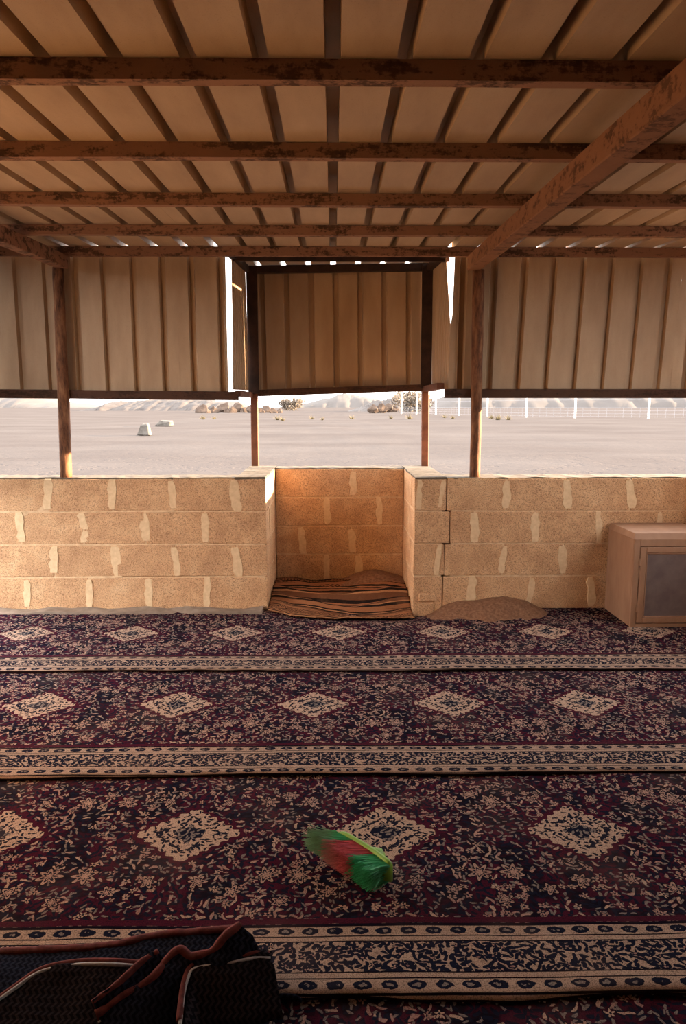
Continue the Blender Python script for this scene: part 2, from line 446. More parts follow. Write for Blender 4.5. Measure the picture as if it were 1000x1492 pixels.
def block(parent, x0, x1, y0, y1, z0, z1, jit=0.0022):
    return box('concrete_block', x0, x1, y0, y1, z0, z1, M['block'], parent, 0.004, jit)
G = 0.007
def course_wall(parent, y0, y1, joints, x0, x1, patch=True, proud=0.003):
    """joints: per course (top course first), list of joint x positions"""
    for ci, js in enumerate(joints):
        z0, z1 = COURSES[3-ci]
        e = [x0] + js + [x1]
        for i in range(len(e)-1):
            a = e[i] + (G/2 if i else 0); b = e[i+1] - (G/2 if i < len(e)-2 else 0)
            dy = random.uniform(-0.002, 0.002)
            block(parent, a, b, y0 + dy, y1, z0, z1)
        if patch:
            for jx in js:
                zc, hh = (max(z0, 0.0)+z1)/2, (z1-max(z0, 0.0))
                if random.random() < 0.22:      # smear broken into two
                    mortar_patch(parent, jx, zc+hh*0.22, 0.05, hh*0.5, y0, proud=proud)
                    mortar_patch(parent, jx+0.004, zc-hh*0.27, 0.042, hh*0.36, y0, proud=proud)
                else:
                    mortar_patch(parent, jx, zc+random.uniform(-.01, .01), random.uniform(0.048, 0.066), hh*random.uniform(0.82, 1.0), y0, proud=proud)
def px_joints(rows, y): return [[at_y(p, 760, y).x for p in r] for r in rows]
def cap_strip(parent, x0, x1, y0, y1, z, t=0.012, step=0.05, ragged=0.010, axis='x'):
    """thin uneven cement skim on a wall top"""
    n = max(2, int((x1-x0 if axis == 'x' else y1-y0)/step))
    verts, faces = [], []
    for i in range(n+1):
        s = i/n
        if axis == 'x': pa, pb = Vector((x0+(x1-x0)*s, y0+random.uniform(-.002, ragged), 0)), Vector((x0+(x1-x0)*s, y1-random.uniform(0, ragged), 0))
        else: pa, pb = Vector((x0+random.uniform(0, ragged*.4), y0+(y1-y0)*s, 0)), Vector((x1-random.uniform(0, ragged*.4), y0+(y1-y0)*s, 0))
        za, zb = z + t*random.uniform(0.4, 1.1), z + t*random.uniform(0.5, 1.2)
        verts += [(pa.x, pa.y, z-0.004), (pb.x, pb.y, z-0.004), (pb.x, pb.y, zb), (pa.x, pa.y, za)]
    for i in range(n):
        a, b = i*4, (i+1)*4
        for q in range(4): faces.append((a+q, b+q, b+(q+1) % 4, a+(q+1) % 4))
    faces += [(0, 1, 2, 3), (n*4+3, n*4+2, n*4+1, n*4)]
    me = mesh('cement_cap', verts, faces)
    bm = bmesh.new(); bm.from_mesh(me); bmesh.ops.recalc_face_normals(bm, faces=bm.faces); bm.to_mesh(me); bm.free()
    return link('cement_cap', me, M['cap'], parent)

def wall_core(name, label, x0, x1, y0, y1, z1=0.843):
    c = bm_mesh(name, box_bm(x0, x1, y0, y1, -0.14, z1))
    return tag(link(name, c, M['joint']), label, kind='structure')

# left front wall (its niche end is flush with the niche's left side)
w = wall_core('wall_front_left', 'low tan concrete block wall to the left of the niche', -2.22, NX0 - 0.014, D+0.003, D+0.193)
course_wall(w, D, D+0.2, px_joints([[-20, 72, 165, 253, 344], [29, 121, 211, 299], [-18, 75, 167, 254, 344], [32, 124, 213, 299]], D), -2.22, NX0)
cap_strip(w, -2.22, NX0-0.19, D+0.004, D+0.198, 0.846, 0.010)
# right front wall, cracked away from the niche end
CRK = [0.716, 0.742, 0.712, 0.704]
w = wall_core('wall_front_right', 'low tan concrete block wall right of the niche, cracked beside it', 0.755, 2.5, D+0.004, D+0.193)
rows = px_joints([[737, 825, 917, 1008, 1100], [692, 780, 873, 962, 1050], [735, 823, 913, 1003, 1093], [690, 777, 867, 957, 1047]], D)
for ci, js in enumerate(rows):
    z0, z1 = COURSES[3-ci]
    e = [CRK[ci] + 0.005] + [q for q in js if q < 2.35] + [2.5]
    for i in range(len(e)-1):
        block(w, e[i] + (G/2 if i else 0), e[i+1] - G/2, D + random.uniform(-.002, .002), D+0.2, z0, z1)
    for jx in js[:4]:
        zc, hh = (max(z0, 0)+z1)/2, z1-max(z0, 0)
        mortar_patch(w, jx, zc, random.uniform(.042, .062), hh*random.uniform(.82, 1.0), D)
cap_strip(w, 0.724, 2.5, D+0.002, D+0.198, 0.846, 0.010)
# left side of the niche
w = wall_core('wall_niche_left', 'short block wall forming the left side of the niche', NX0-0.193, NX0-0.003, D+0.21, NB+0.193)
for ci in range(4):
    z0, z1 = COURSES[3-ci]
    cut = (4.90, 4.80)[ci % 2]
    block(w, NX0-0.2, NX0, D+0.205, cut-G/2, z0, z1); block(w, NX0-0.2, NX0, cut+G/2, NB+0.2, z0, z1)
cap_strip(w, NX0-0.2, NX0-0.001, D+0.0, NB+0.2, 0.846, 0.012, axis='y')
# right side of the niche, its end face flush with the front wall
w = wall_core('wall_niche_right', 'short block wall forming the right side of the niche beside the crack', NX1+0.003, NX1+0.18, D+0.006, NB+0.193)
for ci in range(4):
    z0, z1 = COURSES[3-ci]
    cut = (4.66, 4.86)[ci % 2]
    block(w, NX1, CRK[ci], D, cut-G/2, z0, z1); block(w, NX1, NX1+0.2, cut+G/2, NB+0.2, z0, z1)
mortar_patch(w, NX1+0.03, 0.745, 0.035, 0.19, D); mortar_patch(w, 0.688, 0.75, 0.03, 0.17, D); mortar_patch(w, 0.672, 0.32, 0.04, 0.2, D)
cap_strip(w, NX1+0.001, NX1+0.205, D+0.0, NB+0.2, 0.846, 0.012, axis='y')
box('broken_block', 0.55, 0.665, D-0.012, D+0.03, 0.045, 0.098, M['block'], w, 0.008, 0.004)
box('broken_block', 0.545, 0.655, D-0.006, D+0.03, -0.08, 0.038, M['block'], w, 0.008, 0.004)
# back of the niche
w = wall_core('wall_niche_back', 'tan block wall closing the back of the niche', NX0+0.004, NX1-0.004, NB+0.003, NB+0.193)
course_wall(w, NB, NB+0.2, px_joints([[515], [477, 553], [440, 513], [476, 524]], NB), NX0+0.003, NX1-0.003)
cap_strip(w, NX0+0.003, NX1-0.003, NB+0.004, NB+0.197, 0.846, 0.008)
# plinth of grey screed at the foot of the left wall
o = cap_strip(None, -2.2, NX0-0.03, D-0.105, D+0.004, -0.02, 0.034, 0.12, 0.010)
o.name = 'baseboard_left'; o.data.materials[0] = M['plinth']
tag(o, 'low grey screed strip along the foot of the left wall', kind='structure')

# ------------------------------------------------------------------ ribbed metal sheets
def rib_sheet(name, parent, P00, P10, P01, P11, ribs, mat, normal, base=0.044, top=0.024, h=0.032, nv=6, wav=0.0015, thick=0.0016):
    """sheet between four corners (u along P00->P10, v along P00->P01); ribs = rib centres in metres along u; ribs rise along normal"""
    P00, P10, P01, P11 = map(Vector, (P00, P10, P01, P11)); normal = Vector(normal)
    W = (P10-P00).length
    prof = [(0.0, 0.0)]
    for r in sorted(ribs):
        seq = [(r-base/2, 0.0), (r-top/2, h), (r+top/2, h), (r+base/2, 0.0)]
        for u, k_ in seq:
            if -1e-6 < u < W + 1e-6 and u > prof[-1][0] + 1e-5: prof.append((u, k_))
    if prof[-1][0] < W - 1e-4: prof.append((W, 0.0 if not ribs or prof[-1][1] == 0.0 else prof[-1][1]))
    verts, faces = [], []
    seed = random.uniform(0, 50)
    for side in (0, 1):
        for j in range(nv+1):
            v = j/nv
            for u, k_ in prof:
                a = u/W
                p = (P00*(1-a)+P10*a)*(1-v) + (P01*(1-a)+P11*a)*v
                wv = wav * fbm(u*3+seed, v*4, seed)
                verts.append(p + normal * (k_ + wv + side*thick))
    n, m_ = len(prof), nv+1
    S = n*m_
    for j in range(nv):
        for i in range(n-1):
            a = j*n+i
            faces.append((a, a+1, a+n+1, a+n)); faces.append((S+a, S+a+n, S+a+n+1, S+a+1))
    for i in range(n-1):
        faces.append((i, S+i, S+i+1, i+1)); b = nv*n+i; faces.append((b, b+1, S+b+1, S+b))
    for j in range(nv):
        a = j*n; faces.append((a, a+n, S+a+n, S+a)); b = j*n+n-1; faces.append((b, S+b, S+b+n, b+n))
    me = mesh(name, verts, faces)
    bm = bmesh.new(); bm.from_mesh(me); bmesh.ops.recalc_face_normals(bm, faces=bm.faces); bm.to_mesh(me); bm.free()
    return link(name, me, mat, parent)
SP = 0.18                     # rib spacing
def ribs_between(xa, xb, phase=0.0, sp=SP):
    k0 = math.ceil((xa - phase)/sp)
    out = []
    while phase + k0*sp < xb:
        out.append(phase + k0*sp - xa); k0 += 1
    return out

# roof: sheets side by side, ribs running out towards the desert
ROOF_Y0, ROOF_Y1 = -2.0, 4.60
roof = empty('ceiling')
tag(roof, 'low lean-to roof of ribbed metal sheets', kind='structure')
edges = [-2.22, -1.71, -0.81, 0.09, 0.99, 1.89, 2.52]            # sheet joints fall on flats
RX1 = edges[-1]
for i in range(len(edges)-1):
    xa, xb = edges[i], edges[i+1]
    rib_sheet('roof_sheet', roof, (xa, ROOF_Y0, roof_z(ROOF_Y0)), (xb, ROOF_Y0, roof_z(ROOF_Y0)), (xa, ROOF_Y1, roof_z(ROOF_Y1)), (xb, ROOF_Y1, roof_z(ROOF_Y1)),
              ribs_between(xa, xb, 0.0), M['sheet'], (0, 0, 1), base=0.041, top=0.036, h=0.056, nv=14)
# the bay over the niche carries its own short sheets, a little steeper
def bay_z(x, y): return roof_z(4.56) + 0.003 + (y-4.56)*0.068 + 0.018*(x-0.05)*smooth(4.56, 5.4, y)
for xa, xb in ((-0.63, 0.27), (0.27, 0.735)):
    rib_sheet('roof_sheet', roof, (xa, 4.56, bay_z(xa, 4.56)), (xb, 4.56, bay_z(xb, 4.56)), (xa, 5.42, bay_z(xa, 5.42)), (xb, 5.42, bay_z(xb, 5.42)),
              ribs_between(xa, xb, 0.0), M['sheet'], (0, 0, 1), base=0.041, top=0.036, h=0.056, nv=4)

# purlins under the roof
PL = [(1.915, 'third purlin inward from the one over the wall, thick brown with black stains'), (2.553, ''), (3.22, ''), (3.873, ''), (4.48, '')]
labels = ['rust-brown roof purlin, fifth counted inward from the block wall line',
          'dark stained roof purlin, fourth counted inward from the block wall line',
          'blotchy brown roof purlin, third counted inward from the block wall line',
          'dark roof purlin next inward from the one resting above the block wall',
          'reddish brown edge purlin directly above the block wall with daylight over it']
for (py, _), lb in zip(PL, labels):
    last = py > 4.4
    h, wd = (0.054, 0.045) if last else (0.050, 0.042)
    nseg = 24
    verts, faces = [], []
    for i in range(nseg+1):
        x = -2.2 + (RX1-0.03+2.2)*i/nseg
        s = 0.003*fbm(x*1.2, py*3)
        zt = roof_z(py) - 0.001
        for dy, zz in ((0, zt-h+s), (wd, zt-h+s+wd*RSL), (wd, zt+wd*RSL), (0, zt)):
            verts.append((x, py+dy, zz))
    for i in range(nseg):
        for q in range(4): faces.append((i*4+q, i*4+(q+1) % 4, (i+1)*4+(q+1) % 4, (i+1)*4+q))
    faces += [(3, 2, 1, 0), (nseg*4, nseg*4+1, nseg*4+2, nseg*4+3)]
    me = mesh('roof_purlin', verts, faces)
    bm = bmesh.new(); bm.from_mesh(me)
    bmesh.ops.recalc_face_normals(bm, faces=bm.faces)
    bm.to_mesh(me); bm.free()
    tag(link('roof_purlin', me, M['purlin']), lb, 'beam', 'purlins carrying the ribbed roof')
# two further purlins behind the photographer
for py, wh in ((0.9, 'next behind the last one in view'), (-0.6, 'nearest the rear wall')):
    tag(box('roof_purlin', -2.2, RX1-0.03, py, py+0.042, roof_z(py)-0.048, roof_z(py)-0.001, M['purlin']), 'brown roof purlin ' + wh, 'beam', 'purlins carrying the ribbed roof')

def rafter(x0, x1, ya, yb, drop, h, mat, label):
    bm = box_bm(x0, x1, ya, yb, -h, 0, 0.004)
    bmesh.ops.subdivide_edges(bm, edges=[e for e in bm.edges if abs(e.verts[0].co.y-e.verts[1].co.y) > 1], cuts=14)
    for v in bm.verts:
        v.co.z += roof_z(v.co.y) - drop + 0.004*fbm(v.co.y*1.3, x0*4); v.co.x += 0.004*fbm(v.co.y*1.1+9, x0)
    return tag(link('rafter', bm_mesh('rafter', bm), mat), label, 'beam')
rafter(0.822, 0.902, -1.9, 4.505, 0.047, 0.088, M['rafter'], 'orange-brown sloping timber rafter on the pole right of the niche')
rafter(-1.69, -1.622, -1.9, 4.53, 0.047, 0.080, M['purlin'], 'dark timber rafter ending on the pole at the left wall')

# round poles on the wall
def pole(xb, xt, y, r0, r1, label, zt):
    n = 26
    pts, rad = [], []
    for i in range(n+1):
        t = i/n
        pts.append((xb+(xt-xb)*t + 0.004*fbm(t*3, xb*5) - xb, 0.003*fbm(t*3+7, xb), 0.846 + (zt-0.846)*t - 0.846))
        rad.append((r0+(r1-r0)*t)*(1+0.06*fbm(t*7, xb*3)))
    o = link('support_pole', tube_mesh('support_pole', pts, rad, 14), M['pole'], loc=(xb, y, 0.846), smooth=True)
    return tag(o, label, 'post')
pole(-1.702, -1.678, 4.51, 0.037, 0.033, 'brown round wooden pole standing on the left block wall', roof_z(4.5)-0.125)
pole(0.908, 0.897, 4.51, 0.033, 0.038, 'rough barked wooden pole standing on the block wall right of the niche', roof_z(4.5)-0.132)

# ------------------------------------------------------------------ hanging cladding
PY = 4.575                   # plane of the cladding, outside the poles
cl = empty('wall_upper_left'); tag(cl, 'hanging ribbed metal cladding above the left block wall', kind='structure')
xr = -0.668
segs = [(-2.22, -1.873), (-1.873, -0.973), (-0.973, xr)]
for a, b in segs:
    zb_a, zb_b = 1.378 - 0.012*(a+2.0)/1.4, 1.378 - 0.012*(b+2.0)/1.4
    rib_sheet('cladding_sheet', cl, (a, PY, zb_a), (b, PY, zb_b), (a - 0.0, PY, 2.252), (b, PY, 2.252), ribs_between(a, b, -0.703), M['sheet'], (0, 1, 0), base=0.046, top=0.028, h=0.03, nv=10, wav=0.003)
r = box('bottom_rail', -2.22, -0.602, PY-0.05, PY-0.002, -0.028, 0.027, M['dark_rail'], cl, 0.002)
r.location.z = 1.372; r.rotation_euler.y = R(0.55)
cr = empty('wall_upper_right'); tag(cr, 'hanging ribbed metal cladding above the right block wall', kind='structure')
for a, b, ta in ((0.752, 1.26, 0.757), (1.26, 2.16, 1.295), (2.16, 2.5, 2.195)):
    tb = {1.26: 1.295, 2.16: 2.195, 2.5: 2.535}[b]
    rib_sheet('cladding_sheet', cr, (a, PY, 1.385), (b, PY, 1.385), (ta, PY, 2.252), (tb, PY, 2.252), ribs_between(a, b, 0.99), M['sheet'], (0, 1, 0), base=0.046, top=0.028, h=0.03, nv=10, wav=0.003)
# torn flap that narrows the gap beside the bay
fl = mesh('torn_edge', [(0.772, PY-0.002, 1.385), (0.735, PY-0.002, 1.385), (0.737, PY-0.002, 1.80), (0.748, PY-0.002, 1.86), (0.752, PY-0.002, 2.0), (0.757, PY-0.002, 2.25), (0.775, PY-0.002, 2.25),
                        (0.772, PY-0.004, 1.385), (0.735, PY-0.004, 1.385), (0.737, PY-0.004, 1.80), (0.748, PY-0.004, 1.86), (0.752, PY-0.004, 2.0), (0.757, PY-0.004, 2.25), (0.775, PY-0.004, 2.25)],
          [(0, 1, 2, 3, 4, 5, 6), (13, 12, 11, 10, 9, 8, 7)] + [(i, i+7, (i+1) % 7+7, (i+1) % 7) for i in range(7)])
link('torn_edge', fl, M['sheet'], cr)
box('bottom_rail', 0.708, 2.5, PY-0.05, PY-0.002, 1.352, 1.408, M['dark_rail'], cr, 0.002)

# bay over the niche: posts, header, back sheet, side sheets, rails
BY = 5.335
bay = empty('wall_upper_bay'); tag(bay, 'hanging metal cladding of the bay projecting over the niche', kind='structure')
xs_b = [-0.565, 0.66]
for a, b in ((-0.565, 0.115), (0.115, 0.66)):
    za, zb = 1.418 + (a+0.565)*0.033, 1.418 + (b+0.565)*0.033
    rib_sheet('cladding_sheet', bay, (a, BY+0.03, za), (b, BY+0.03, zb), (a-0.01, BY+0.03, 2.30), (b-0.01, BY+0.03, 2.315), ribs_between(a, b, 0.025), M['sheet'], (0, 1, 0), base=0.046, top=0.030, h=0.024, nv=10, wav=0.003)
r = box('bottom_rail', -0.57, 0.67, BY-0.02, BY+0.026, -0.024, 0.024, M['dark_rail'], bay, 0.002)
r.location.z = 1.417; r.rotation_euler.y = R(-1.9)
r = box('header', -0.61, 0.72, BY-0.03, BY+0.02, -0.026, 0.026, M['canopy_steel'], bay, 0.002)
r.location.z = 2.288; r.rotation_euler.y = R(-0.95)
for xa_ in (-0.625, 0.695):
    zz = bay_z(xa_, 4.95) - 0.034
    r = box('side_header', xa_-0.02, xa_+0.02, 4.54, BY-0.03, -0.022, 0.022, M['canopy_steel'], bay, 0.002)
    r.location.z = zz; r.rotation_euler.x = R(3.9)
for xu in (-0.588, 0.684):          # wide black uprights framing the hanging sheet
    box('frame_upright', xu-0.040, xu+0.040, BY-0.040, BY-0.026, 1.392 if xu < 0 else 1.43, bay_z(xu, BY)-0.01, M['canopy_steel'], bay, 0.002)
zb_ = at_y(490, 381, 4.64).z
box('shade_board', -0.63, 0.735, 4.625, 4.655, zb_, bay_z(0, 4.63)-0.004, M['canopy_steel'], bay, 0.002)  # added dark board standing in for the shade under the bay roof
# side sheets (narrow ribs); the right one has twisted outwards at the bottom
rib_sheet('cladding_sheet', bay, (-0.640, 4.60, 1.405), (-0.622, 5.27, 1.415), (-0.632, 4.60, 2.258), (-0.632, 5.31, 2.296), [0.06+0.075*i for i in range(8)], M['sheet'], (-1, 0, 0), base=0.022, top=0.010, h=0.010, nv=6)
rib_sheet('cladding_sheet', bay, (0.775, 4.57, 1.405), (0.722, 5.36, 1.425), (0.702, 4.60, 2.262), (0.722, 5.36, 2.318), [0.06+0.075*i for i in range(8)], M['sheet'], (1, 0, 0), base=0.022, top=0.010, h=0.010, nv=6)
r = box('side_rail', -0.63, -0.595, 4.60, BY-0.02, 1.362, 1.402, M['bay_post'], bay, 0.002)
r = box('side_rail', 0.665, 0.712, 4.60, BY-0.02, 1.408, 1.448, M['bay_post'], bay, 0.002)
for xb, xt, lb in ((-0.590, -0.585, 'square dark steel post on the left side wall of the niche'), (0.690, 0.672, 'square dark steel post on the right side wall of the niche')):
    zt = bay_z(xt, BY) - 0.002
    bm = box_bm(-0.026, 0.026, -0.024, 0.024, 0, 1, 0.003)
    for v in bm.verts:
        t = v.co.z; v.co.z = t*(zt-0.848); v.co.x += (xt-xb)*t
    o = link('steel_post', bm_mesh('steel_post', bm), M['bay_post'], loc=(xb, BY, 0.848))
    tag(o, lb, 'post')

# ------------------------------------------------------------------ unseen ends and rear of the shelter, invented to shape the light inside
# right end: low block wall, open above it near the front, metal cladding further back
wr = wall_core('wall_right_unseen', 'unseen low block wall with metal cladding, right end opening shaped for the light', 2.40, 2.50, -2.0, D-0.01)
for z0, z1 in COURSES:
    y = D - 0.01
    while y > 2.6:
        block(wr, 2.39, 2.51, y-0.39, y-G, z0, z1); y -= 0.395
for a, b in ((-2.0, -0.2), (-0.2, 2.45)):
    rib_sheet('cladding_sheet', wr, (2.45, a, 0.84), (2.45, b, 0.84), (2.45, a, roof_z(a)), (2.45, b, roof_z(b)), ribs_between(a, b), M['sheet'], (1, 0, 0))
rib_sheet('cladding_sheet', wr, (2.45, 3.72, 0.84), (2.45, 4.45, 0.84), (2.45, 3.72, roof_z(3.72)), (2.45, 4.45, roof_z(4.45)), ribs_between(3.72, 4.45), M['sheet'], (1, 0, 0))  # sheet added to dim the right end of the front wall
wb = empty('wall_rear_unseen'); tag(wb, 'unseen ribbed metal rear wall of the shelter, closed for the light inside', kind='structure')
for a, b in ((-2.2, -0.7), (-0.7, 1.1), (1.1, 2.45)):
    rib_sheet('cladding_sheet', wb, (a, -2.0, -0.1), (b, -2.0, -0.1), (a, -2.0, roof_z(-2)), (b, -2.0, roof_z(-2)), ribs_between(a, b), M['sheet'], (0, -1, 0))
# left end: open beside the block wall, metal cladding further back
wl = empty('wall_left_unseen'); tag(wl, 'unseen ribbed metal side wall at the rear left, extent shaped for the light', kind='structure')
for a, b in ((-2.0, -0.2), (-0.2, 1.0), (1.0, 2.75)):
    rib_sheet('cladding_sheet', wl, (-2.2, a, -0.1), (-2.2, b, -0.1), (-2.2, a, roof_z(a)), (-2.2, b, roof_z(b)), ribs_between(a, b), M['sheet'], (-1, 0, 0))

rib_sheet('cladding_sheet', wl, (-2.2, 3.85, 0.9), (-2.2, 4.5, 0.9), (-2.2, 3.85, roof_z(3.85)), (-2.2, 4.5, roof_z(4.5)), ribs_between(3.85, 4.5), M['sheet'], (-1, 0, 0))  # corner sheet added to cut the hot spot at the left opening

# ------------------------------------------------------------------ carpets
def carpet(y_near, y_far, phase, z_near, z_far, label, seed, x0=-2.12, x1=2.36):
    root_loc = Vector((phase, y_near, 0))
    nx, ny = 150, 34
    verts, faces = [], []
    def zz(x, y, t):
        w = 0.0035*fbm(x*2.3+seed, y*3.1, seed) + 0.0022*fbm(x*7+seed, y*9, 3)
        return z_near + (z_far-z_near)*smooth(0.0, 0.25, t) + w + dip(x, y)
    def edge_y(x): return 0.020*fbm(x*1.1+seed, seed) + 0.007*fbm(x*4, seed)
    for j in range(ny+1):
        t = j/ny
        for i in range(nx+1):
            x = x0 + (x1-x0)*i/nx
            y = y_near + edge_y(x)*(1-t) + (y_far-y_near)*t
            verts.append(Vector((x, y, zz(x, y, t))) - root_loc)
    n = nx+1
    for j in range(ny):
        for i in range(nx): faces.append((j*n+i, j*n+i+1, (j+1)*n+i+1, (j+1)*n+i))
    b0 = len(verts)
    for i in range(n):
        v = verts[i]; verts.append(Vector((v.x, v.y+0.002, v.z-0.009)))
    for i in range(nx): faces.append((i+1, i, b0+i, b0+i+1))
    me = mesh('carpet', verts, faces)
    me.materials.append(M['carpet']); me.materials.append(M['carpet_edge'])
    nf = nx*ny
    for p in me.polygons:
        p.use_smooth = p.index < nf
        if p.index >= nf: p.material_index = 1
    o = link('carpet', me, None, loc=root_loc)
    return tag(o, label, 'carpet', 'patterned carpet strips on the floor')
carpet(3.350, D+0.01, 0.033, 0.008, -0.004, 'maroon floral carpet strip lying against the foot of the block walls', 1.3)
carpet(2.350, 3.42, -0.091, 0.006, -0.005, 'maroon floral carpet strip between the wall-side strip and the one under the brush', 5.7)
carpet(1.392, 2.42, 0.156, 0.006, -0.005, 'maroon floral carpet strip under the green and red brush head', 9.1)
carpet(0.36, 1.47, 0.10, 0.006, -0.005, 'dark floral carpet strip under the heap of folded rugs', 12.4)

# ------------------------------------------------------------------ striped blanket and sand in the niche
def blanket_material():
    k = NT('striped_wool'); uv = k.coord('UV'); u, v, _ = k.sep(uv)
    w = k.m('ADD', v, k.m('MULTIPLY', k.m('SUBTRACT', k.noise(k.mapping(uv, (3, 3, 1)), 2.0, 2), 0.5), 0.012))
    tan, blk, brn, rus = (0.40, 0.20, 0.095, 1), (0.018, 0.013, 0.012, 1), (0.15, 0.066, 0.034, 1), (0.30, 0.13, 0.06, 1)
    stops, p = [], 0.0
    seq = [(tan, .03), (blk, .035), (rus, .035), (blk, .022), (tan, .016), (blk, .022), (brn, .04), (blk, .024), (rus, .03), (blk, .012), (tan, .014), (blk, .03), (rus, .05), (blk, .012), (tan, .016), (blk, .014),
           (brn, .05), (blk, .02), (tan, .014), (blk, .02), (rus, .06), (blk, .03), (tan, .015), (brn, .05), (blk, .03), (rus, .04), (blk, .05), (brn, .08)]
    tot = sum(q for _, q in seq)
    for c_, q in seq: stops.append((p, c_)); p += q/tot
    c = k.ramp(k.m('FRACT', k.m('MULTIPLY', w, 1.9)), stops[:28], 'CONSTANT')
    # bands of lozenges
    for v0, h, per in ((0.14, 0.05, 0.13), (0.80, 0.045, 0.16), (0.93, 0.045, 0.12)):
        fx = k.m('ABSOLUTE', k.m('SUBTRACT', k.m('FRACT', k.m('DIVIDE', u, per)), 0.5))
        dv = k.m('ABSOLUTE', k.m('SUBTRACT', w, v0))
        q = k.m('ADD', k.m('MULTIPLY', fx, 2.0), k.m('DIVIDE', dv, h))
        inb = k.m('LESS_THAN', dv, h)
        z = k.mix(k.m('LESS_THAN', k.m('FRACT', k.m('MULTIPLY', q, 2.2)), 0.5), rus, blk)
        c = k.mix(inb, c, z)
    th = k.noise(k.mapping(uv, (60, 400, 1)), 1.0, 2)
    c = k.mix(k.m('MULTIPLY', k.step(th, .45, .7), .35), c, (0.06, 0.03, 0.02, 1))
    dust = k.step(k.noise(uv, 9, 4), 0.5, 0.75)
    c = k.mix(k.m('MULTIPLY', dust, 0.22), c, (0.32, 0.17, 0.095, 1))
    k.bump(th, 0.3, 0.003)
    return k.done(c, 1.0, 0.0)
M['blanket'] = blanket_material()
def blanket():
    nx, ny = 70, 60
    verts, faces, uvs = [], [], []
    for j in range(ny+1):
        v = j/ny
        for i in range(nx+1):
            u = i/nx
            x = NX0+0.004 + (NX1-NX0-0.008)*u
            yf = 4.30 - 0.075*math.sin(math.pi*min(1, u*1.05))**0.8 + 0.10*smooth(0.2, 0, u) + 0.015*math.sin(u*9)
            yb = 5.12 + 0.015*math.sin(u*5)
            y = yf + (yb-yf)*v
            bunch = 0.016*math.sin(v*34 + 1.6*math.sin(u*4.2) + u*2.0)*smooth(0.12, 0.4, v)*smooth(1.05, 0.8, v)
            z = 0.014 + dip(x, y)*smooth(5.0, 4.5, y) + 0.02*smooth(4.5, 4.8, y) + bunch + 0.022*math.exp(-((u-0.12)/0.12)**2)*smooth(.55, .95, v) + 0.008*fbm(x*6, y*6) + 0.004*smooth(.1, 0, v)
            z += 0.012*math.sin(u*7+v*3)*smooth(0.0, 0.3, v)
            verts.append((x, y, z)); uvs.append((u, v))
    n = nx+1
    for j in range(ny):
        for i in range(nx): faces.append((j*n+i, j*n+i+1, (j+1)*n+i+1, (j+1)*n+i))
    me = mesh('striped_blanket', verts, faces)
    lay = me.uv_layers.new(name='UVMap')
    for lp in me.loops: lay.data[lp.index].uv = uvs[lp.vertex_index]
    o = link('striped_blanket', me, M['blanket'], smooth=True)
    sol = o.modifiers.new('thickness', 'SOLIDIFY'); sol.thickness = 0.006; sol.offset = -1
    tag(o, 'rumpled brown and black striped wool blanket on the niche floor', 'blanket')
blanket()
def mound(name, fn, x0, x1, y0, y1, nx, ny, label):
    verts, faces = [], []
    for j in range(ny+1):
        for i in range(nx+1):
            x = x0+(x1-x0)*i/nx; y = y0+(y1-y0)*j/ny
            verts.append((x, y, fn(x, y)))
    n = nx+1
    for j in range(ny):
        for i in range(nx): faces.append((j*n+i, j*n+i+1, (j+1)*n+i+1, (j+1)*n+i))
    o = link(name, mesh(name, verts, faces), M['dirt'], smooth=True)
    tag(o, label, 'sand', kind='stuff')
def niche_sand(x, y):
    a = math.exp(-((x-0.30)/0.27)**2) * smooth(4.78, 5.02, y)
    b = smooth(0.05, 0.45, x) * smooth(4.66, 4.98, y)*0.5
    return -0.03 + 0.125*max(a, b) + 0.006*fbm(x*7, y*7)
mound('drifted_sand', niche_sand, NX0+0.15, NX1-0.002, 4.55, NB+0.002, 50, 40, 'brown sand heaped against the back wall of the niche')
def wall_sand(x, y):
    t = 0.088*math.exp(-((x-1.10)/0.26)**2) + 0.055*math.exp(-((x-0.78)/0.17)**2) + 0.03*smooth(1.5, 1.2, x)
    return -0.05 + t*smooth(4.02, 4.42, y + 0.07*fbm(x*3, 2) + 0.03*fbm(x*11, 5)) + 0.010*fbm(x*6, y*6) + 0.005*fbm(x*17, y*17) + dip(x, y)
mound('drifted_sand', wall_sand, 0.58, 1.62, 3.98, D+0.004, 60, 34, 'low drift of brown sand at the foot of the cracked right wall')

